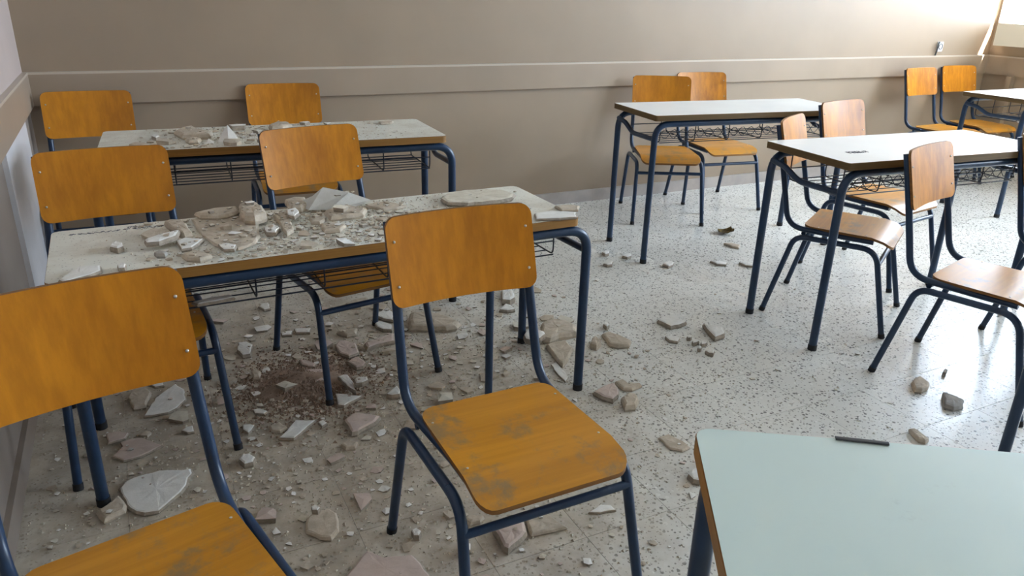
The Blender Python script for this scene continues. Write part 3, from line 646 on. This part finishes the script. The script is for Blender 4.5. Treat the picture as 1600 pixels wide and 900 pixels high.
# ------------------------------------------------------------------ fallen plaster
def chunk_mesh(name, poly, t, z, mats, tiltable=True):
    """poly is in world metres; returns an object with its origin at the piece's centre on the surface"""
    n0 = len(poly)
    cx = sum(p[0] for p in poly) / n0; cy = sum(p[1] for p in poly) / n0
    P = []
    for i in range(n0):
        a = Vector(poly[i]); b = Vector(poly[(i + 1) % n0]); L = (b - a).length
        k = max(1, min(4, int(L / 0.018)))
        nrm = Vector((b.y - a.y, a.x - b.x)).normalized() if L > 1e-6 else Vector((0, 0))
        for s in range(k):
            q = a.lerp(b, s / k)
            if s: q = q + nrm * random.uniform(-0.12, 0.10) * L / k
            P.append((q.x - cx, q.y - cy))
    bm = bmesh.new(); n = len(P)
    rings = []
    mr = sum(math.hypot(*q) for q in P) / n; ins = min(0.30, 0.55 * t / mr)
    for sc, zz, jz in ((0.97, 0.0, 0), (1.03, t * 0.40, 0.2), (1.0 - ins * 0.35, t * 0.85, 0.08), (1.0 - ins, t, 0.03)):
        rings.append([bm.verts.new((x * sc * random.uniform(0.985, 1.015), y * sc * random.uniform(0.985, 1.015), zz + t * random.uniform(-jz, jz) * 0.5)) for x, y in P])
    for k, (a, b) in enumerate(zip(rings, rings[1:])):
        for i in range(n):
            f = bm.faces.new((a[i], a[(i + 1) % n], b[(i + 1) % n], b[i])); f.material_index = 1 if k < 2 else 0
    mid = [bm.verts.new((x * 0.45, y * 0.45, t * (1 + random.uniform(-0.05, 0.08)))) for x, y in P]
    for i in range(n): bm.faces.new((rings[-1][i], rings[-1][(i + 1) % n], mid[(i + 1) % n], mid[i]))
    cv = bm.verts.new((0, 0, t * 1.03))
    for i in range(n): bm.faces.new((mid[i], mid[(i + 1) % n], cv))
    bm.faces.new(rings[0][::-1])
    return link(name, bm, mats, None, None, (cx, cy, z))
placed = []     # (x, y, r, z, top)
def inside(poly, x, y):
    c = False; n = len(poly)
    for i in range(n):
        (x1, y1), (x2, y2) = poly[i], poly[i - 1]
        if (y1 > y) != (y2 > y) and x < (x2 - x1) * (y - y1) / (y2 - y1) + x1: c = not c
    return c
def support(poly, z):
    top = z
    for pz, pt, pp in polys:
        if abs(pz - z) > 0.09: continue
        if any(inside(pp, *q) for q in poly) or any(inside(poly, *q) for q in pp): top = max(top, pt)
    return top
polys = []
NAME = {'w': 'plaster_flake', 'p': 'plaster_chunk', 'b': 'plaster_slab', 'g': 'mortar_lump', 'r': 'plaster_disc'}
for z, t, col, lab, poly in CHUNKS:
    z0 = z + 0.0004
    zz = support(poly, z0)
    if zz > z0 + 0.05: zz = z0 + 0.05
    if 'pyramid' in lab:
        cx = sum(p[0] for p in poly) / len(poly); cy = sum(p[1] for p in poly) / len(poly)
        bm = bmesh.new(); lo = [bm.verts.new((x - cx, y - cy, 0)) for x, y in poly]; hi = [bm.verts.new(((x - cx) * 0.55, (y - cy) * 0.5, t * 0.5 + random.uniform(-.004, .004))) for x, y in poly]
        cv = bm.verts.new((0, 0, t))
        for i in range(len(poly)):
            j = (i + 1) % len(poly); bm.faces.new((lo[i], lo[j], hi[j], hi[i])); bm.faces.new((hi[i], hi[j], cv))
        bm.faces.new(lo[::-1]); o = link('plaster_chunk', bm, M['w'], None, None, (cx, cy, zz))
    elif 'peaking' in lab:      # a bent sheet: flat front, its back part standing up to a ridge
        cx, cy = poly[0]
        bm = bmesh.new(); th = Vector((0, 0, -0.006))
        top = [bm.verts.new((x - cx, y - cy, h)) for x, y, h in SHEET]
        for q in ((0, 1, 2, 7), (7, 2, 3, 6), (6, 3, 4, 5)): bm.faces.new([top[i] for i in q])
        ex = bmesh.ops.solidify(bm, geom=bm.faces[:], thickness=0.006)
        o = link('plaster_sheet', bm, M['w'], None, None, (cx, cy, z0 + 0.010))
    else:
        o = chunk_mesh(NAME[col], poly, t, zz, [M[col], M['core'] if col in 'wpr' else M[col]])
    if lab.startswith('#'):
        tag(o, 'white chip of a small cluster on the floor below the triangular white chunk', 'plaster', 'cluster of white chips')
    else: tag(o, lab, 'plaster')
    polys.append((z0, zz + t, poly))
# crumbs: separate small pieces scattered round the big ones, a few mesh kinds shared between them
def crumb_kind(mat, flat, k):
    rr = random.Random(k); bm = bmesh.new(); n = rr.choice((4, 5, 5, 6, 7))
    an = sorted(2 * math.pi * (i + rr.uniform(-.32, .32)) / n for i in range(n))
    P = [(math.cos(q) * rr.uniform(.6, 1.1), math.sin(q) * rr.uniform(.5, .95)) for q in an]
    tx, ty = rr.uniform(-.12, .12), rr.uniform(-.12, .12)
    lo = [bm.verts.new((x * .93, y * .93, 0)) for x, y in P]
    hi = [bm.verts.new((x, y, max(.05, flat * rr.uniform(.75, 1.1) + tx * x + ty * y))) for x, y in P]
    for i in range(n): bm.faces.new((lo[i], lo[(i + 1) % n], hi[(i + 1) % n], hi[i])).material_index = 1
    bm.faces.new(lo[::-1])
    c = bm.verts.new((rr.uniform(-.2, .2), rr.uniform(-.2, .2), flat * 1.12))
    for i in range(n): bm.faces.new((hi[i], hi[(i + 1) % n], c))
    bmesh.ops.recalc_face_normals(bm, faces=bm.faces)
    me = bpy.data.meshes.new('crumb'); bm.to_mesh(me); bm.free(); me.materials.append(M[mat]); me.materials.append(M['core'] if mat in 'wpr' else M[mat]); return me
KINDS = {m: [crumb_kind(m, f, k * 7 + ord(m)) for k, f in enumerate((0.22, 0.30, 0.38, 0.26, 0.20, 0.45))] for m in 'wpbgr'}
KINDS_R = {m: [max(math.hypot(v.co.x, v.co.y) for v in me.vertices) for me in KINDS[m]] for m in KINDS}
circ = []
LEGS = [(ob.matrix_world @ Vector((0, 0, 0))) for ob in []]
def try_crumb(x, y, z, r, m, label, group):
    best = None
    top = z
    for pz, pt, pp in polys:
        if abs(pz - z) > 0.09: continue
        if inside(pp, x, y):
            if R() < (0.85 if z < 0.1 and isinstance(label, list) else 0.6): return False
            if all(inside(pp, x + r * 1.3 * math.cos(a), y + r * 1.3 * math.sin(a)) for a in (0, 1.05, 2.1, 3.14, 4.2, 5.2)): top = max(top, pt)
            else: return False
        elif any(inside(pp, x + r * 1.2 * math.cos(a), y + r * 1.2 * math.sin(a)) for a in (0, 1.05, 2.1, 3.14, 4.2, 5.2)): return False
    for cx, cy, cr, cz in circ:
        if abs(cz - z) < 0.09 and (cx - x) ** 2 + (cy - y) ** 2 < (cr + r) ** 2: return False
    k = random.randrange(6)
    if isinstance(label, list):
        label.append((m, k, x, y, top + 0.0006, r)); circ.append((x, y, r, z)); return True
    o = bpy.data.objects.new('plaster_crumb', KINDS[m][k]); COL.objects.link(o)
    s = r / KINDS_R[m][k]
    o.location = (x, y, top + 0.0006); o.rotation_euler = (0, 0, R() * 6.28); o.scale = (s, s, s)
    tag(o, label, 'plaster crumb', group); circ.append((x, y, r, z)); return True
FEET = []
for (x, y, a), _, _ in CH:
    for lx_, ly_ in ((.199, -.21), (-.199, -.21), (.202, .264), (-.202, .264)):
        FEET.append((x + math.cos(a) * lx_ - math.sin(a) * ly_, y + math.sin(a) * lx_ + math.cos(a) * ly_))
def clear(x, y, r):
    return all((x - a) ** 2 + (y - b) ** 2 > (r + 0.03) ** 2 for a, b in FEET) and x > XL + 0.03 + r
def scatter(n, zone, z, rmin, rmax, mats, label, group, on_floor=True):
    got = 0; tries = 0
    while got < n and tries < n * 40:
        tries += 1
        x, y = zone(); r = rmin + (rmax - rmin) * R() ** 2.2
        if on_floor and not clear(x, y, r): continue
        if try_crumb(x, y, z, r, random.choice(mats), label, group): got += 1
def gauss(cx, cy, sx, sy):
    def f():
        return random.gauss(cx, sx), random.gauss(cy, sy)
    return f
F1, F2, F3, F4, F5 = gauss(0.62, 2.25, 0.42, 0.42), gauss(0.30, 1.55, 0.38, 0.30), gauss(1.50, 2.15, 0.42, 0.50), gauss(0.75, 2.35, 0.30, 0.30), gauss(0.35, 2.0, 0.5, 0.5)
scatter(100, F1, 0.0, 0.012, 0.048, 'wppbbbr', 'small plaster crumb among the rubble on the floor under the long desk', 'crumbs on the floor under the rubble desk')
scatter(45, F2, 0.0, 0.008, 0.022, 'wwpbb', 'small plaster crumb on the floor between the two foreground chairs', 'crumbs on the floor between the foreground chairs')
scatter(35, F3, 0.0, 0.006, 0.015, 'wwwb', 'small pale crumb scattered on the clean floor right of the rubble desk', 'crumbs on the clean floor')
floor_loose, near_loose, far_loose = [], [], []
scatter(380, F4, 0.0, 0.005, 0.020, 'wwrbbp', floor_loose, None)
scatter(700, F5, 0.0, 0.004, 0.014, 'wrbbp', floor_loose, None)
scatter(110, F3, 0.0, 0.003, 0.008, 'wwr', floor_loose, None)
def on_desk(d, x0, x1, y0, y1, pw=1.0):
    mw = Matrix.Translation(d.location) @ Matrix.Rotation(d.rotation_euler.z, 4, 'Z')
    def f():
        p = mw @ Vector((random.triangular(x0, x1, (x0 + x1) / 2), random.uniform(y0, y1), 0)); return p.x, p.y
    return f
D1a, D1b = on_desk(DESKS['near'], -0.50, 0.30, -0.20, 0.19), on_desk(DESKS['near'], -0.1, 0.68, -0.20, 0.19)
D2a, D2b = on_desk(DESKS['far'], -0.50, 0.30, -0.20, 0.19), on_desk(DESKS['far'], -0.1, 0.58, -0.20, 0.19)
scatter(75, D1a, 0.607, 0.010, 0.042, 'wwwbbrr', 'small plaster crumb among the rubble heaped on the long desk', 'crumbs on the long desk', False)
scatter(40, D2a, 0.7093, 0.010, 0.040, 'wwbbr', 'small plaster crumb among the rubble on the far desk', 'crumbs on the far desk', False)
scatter(420, D1a, 0.607, 0.004, 0.016, 'wbbrr', near_loose, None, False)
scatter(60, D1b, 0.607, 0.003, 0.009, 'wbgb', near_loose, None, False)
scatter(120, D2a, 0.7093, 0.004, 0.016, 'wwbbr', far_loose, None, False)
scatter(30, D2b, 0.7093, 0.003, 0.008, 'bbw', far_loose, None, False)
def loose(name, lst, label):
    bm = bmesh.new(); keys = list(M)
    order = [mm for mm in ('w', 'p', 'b', 'g', 'r', 'core')]
    for m, k, x, y, z, r in lst:
        me = KINDS[m][k]; s = r / KINDS_R[m][k]; a = R() * 6.28; ca, sa = math.cos(a) * s, math.sin(a) * s
        vs = [bm.verts.new((x + v.co.x * ca - v.co.y * sa, y + v.co.x * sa + v.co.y * ca, z + v.co.z * s)) for v in me.vertices]
        for p in me.polygons:
            f = bm.faces.new([vs[i] for i in p.vertices])
            f.material_index = order.index(m) if p.material_index == 0 else (5 if m in 'wpr' else order.index(m))
    return tag(link(name, bm, [M[q] for q in order]), label, 'plaster crumbs', None, 'stuff')
loose('floor_crumbs', floor_loose, 'smallest loose plaster crumbs strewn over the floor around the rubble')
loose('desk_crumbs', near_loose, 'smallest loose plaster crumbs strewn over the long rubble desk')
loose('far_desk_crumbs', far_loose, 'smallest loose plaster crumbs strewn over the far rubble desk')

# reddish dust heap under the long desk and uncountable grains
def heap(name, cx, cy, rx, ry, h, seed, mat):
    rr = random.Random(seed); bm = bmesh.new(); n, m = 26, 7
    rings = []
    ph = [rr.uniform(0, 6.28) for _ in range(4)]
    for j in range(m):
        f = (j + 1) / m
        row = []
        for i in range(n):
            a = 2 * math.pi * i / n
            w = 1 + 0.14 * math.sin(2 * a + ph[0]) + 0.09 * math.sin(5 * a + ph[1]) + rr.uniform(-0.09, 0.09)
            z = h * (1 - f) ** 1.5 * (1 + 0.4 * math.sin(3 * a + ph[2]) * f) + (rr.uniform(0, 0.10 * h) if j < m - 1 else 0)
            row.append(bm.verts.new((rx * f * w * math.cos(a), ry * f * w * math.sin(a), max(0.0002, z))))
        rings.append(row)
    c = bm.verts.new((0, 0, h))
    for i in range(n): bm.faces.new((c, rings[0][i], rings[0][(i + 1) % n]))
    for a, b in zip(rings, rings[1:]):
        for i in range(n): bm.faces.new((a[i], b[i], b[(i + 1) % n], a[(i + 1) % n]))
    return link(name, bm, M[mat], None, 1.2, (cx, cy, 0.0004))
tag(heap('dust_heap', 0.40, 2.31, 0.15, 0.14, 0.034, 3, 'heap'), 'low reddish brown dust heap on the floor under the long desk', 'dust', None, 'stuff')
def grains(name, n, zone, z0, mat, rmin, rmax, label, zf=None):
    bm = bmesh.new()
    for _ in range(n):
        x, y = zone()
        if x < XL + 0.03: continue
        z = z0 + (zf(x, y) if zf else 0)
        r = random.uniform(rmin, rmax); a = R() * 6.28
        p = [bm.verts.new((x + r * math.cos(a + k * 2.09) * random.uniform(.6, 1.2), y + r * math.sin(a + k * 2.09) * random.uniform(.6, 1.2), z)) for k in range(3)]
        q = bm.verts.new((x, y, z + r * random.uniform(.6, 1.1)))
        for k in range(3): bm.faces.new((p[k], p[(k + 1) % 3], q))
        bm.faces.new(p[::-1])
    return tag(link(name, bm, M[mat]), label, 'grit', None, 'stuff')
grains('pale_grit', 5000, gauss(0.55, 2.0, 0.55, 0.55), 0.0003, 'r', 0.0015, 0.006, 'fine pale plaster grit strewn over the floor around the rubble')
grains('brown_grit', 3500, gauss(0.40, 1.9, 0.50, 0.55), 0.0003, 'b', 0.0015, 0.006, 'fine brown mortar grit strewn over the floor around the rubble')
grains('reddish_grit', 4200, gauss(0.40, 2.29, 0.12, 0.12), 0.0003, 'heap', 0.002, 0.009, 'loose reddish brown grit spread over and around the dust heap', lambda x, y: 0.030 * max(0, 1 - math.hypot((x - 0.40) / 0.15, (y - 2.31) / 0.14)) ** 1.5)
grains('desk_grit', 1500, on_desk(DESKS['near'], -0.60, 0.60, -0.205, 0.205), 0.6072, 'b', 0.001, 0.0042, 'fine brown grit lying over the long rubble desk')
grains('pale_desk_grit', 900, on_desk(DESKS['near'], -0.55, 0.45, -0.205, 0.205), 0.6072, 'w', 0.001, 0.0045, 'fine white grit lying over the long rubble desk')
grains('far_desk_grit', 900, on_desk(DESKS['far'], -0.52, 0.48, -0.205, 0.205), 0.7095, 'b', 0.001, 0.0042, 'fine brown grit lying over the far rubble desk')

# dry brown scrap on the far floor
rr = random.Random(5); bm = bmesh.new(); n = 14; rows = []
for f, z in ((0.35, 0.004), (0.7, 0.010), (1.0, 0.020)):
    rows.append([bm.verts.new((0.052 * f * math.cos(2 * math.pi * i / n) * rr.uniform(.85, 1.15), 0.04 * f * math.sin(2 * math.pi * i / n) * rr.uniform(.85, 1.15), z * rr.uniform(.5, 1.5))) for i in range(n)])
c = bm.verts.new((0, 0, 0.002))
for i in range(n): bm.faces.new((c, rows[0][i], rows[0][(i + 1) % n]))
for a, b in zip(rows, rows[1:]):
    for i in range(n): bm.faces.new((a[i], b[i], b[(i + 1) % n], a[(i + 1) % n]))
bmesh.ops.solidify(bm, geom=bm.faces[:], thickness=0.0015)
lf = link('dry_scrap', bm, M['leaf'], None, 1.0, (2.911, 3.104, 0.002))
tag(lf, 'curled dry brown scrap on the clean floor by the far desk', 'scrap')
bpy.context.view_layer.update()
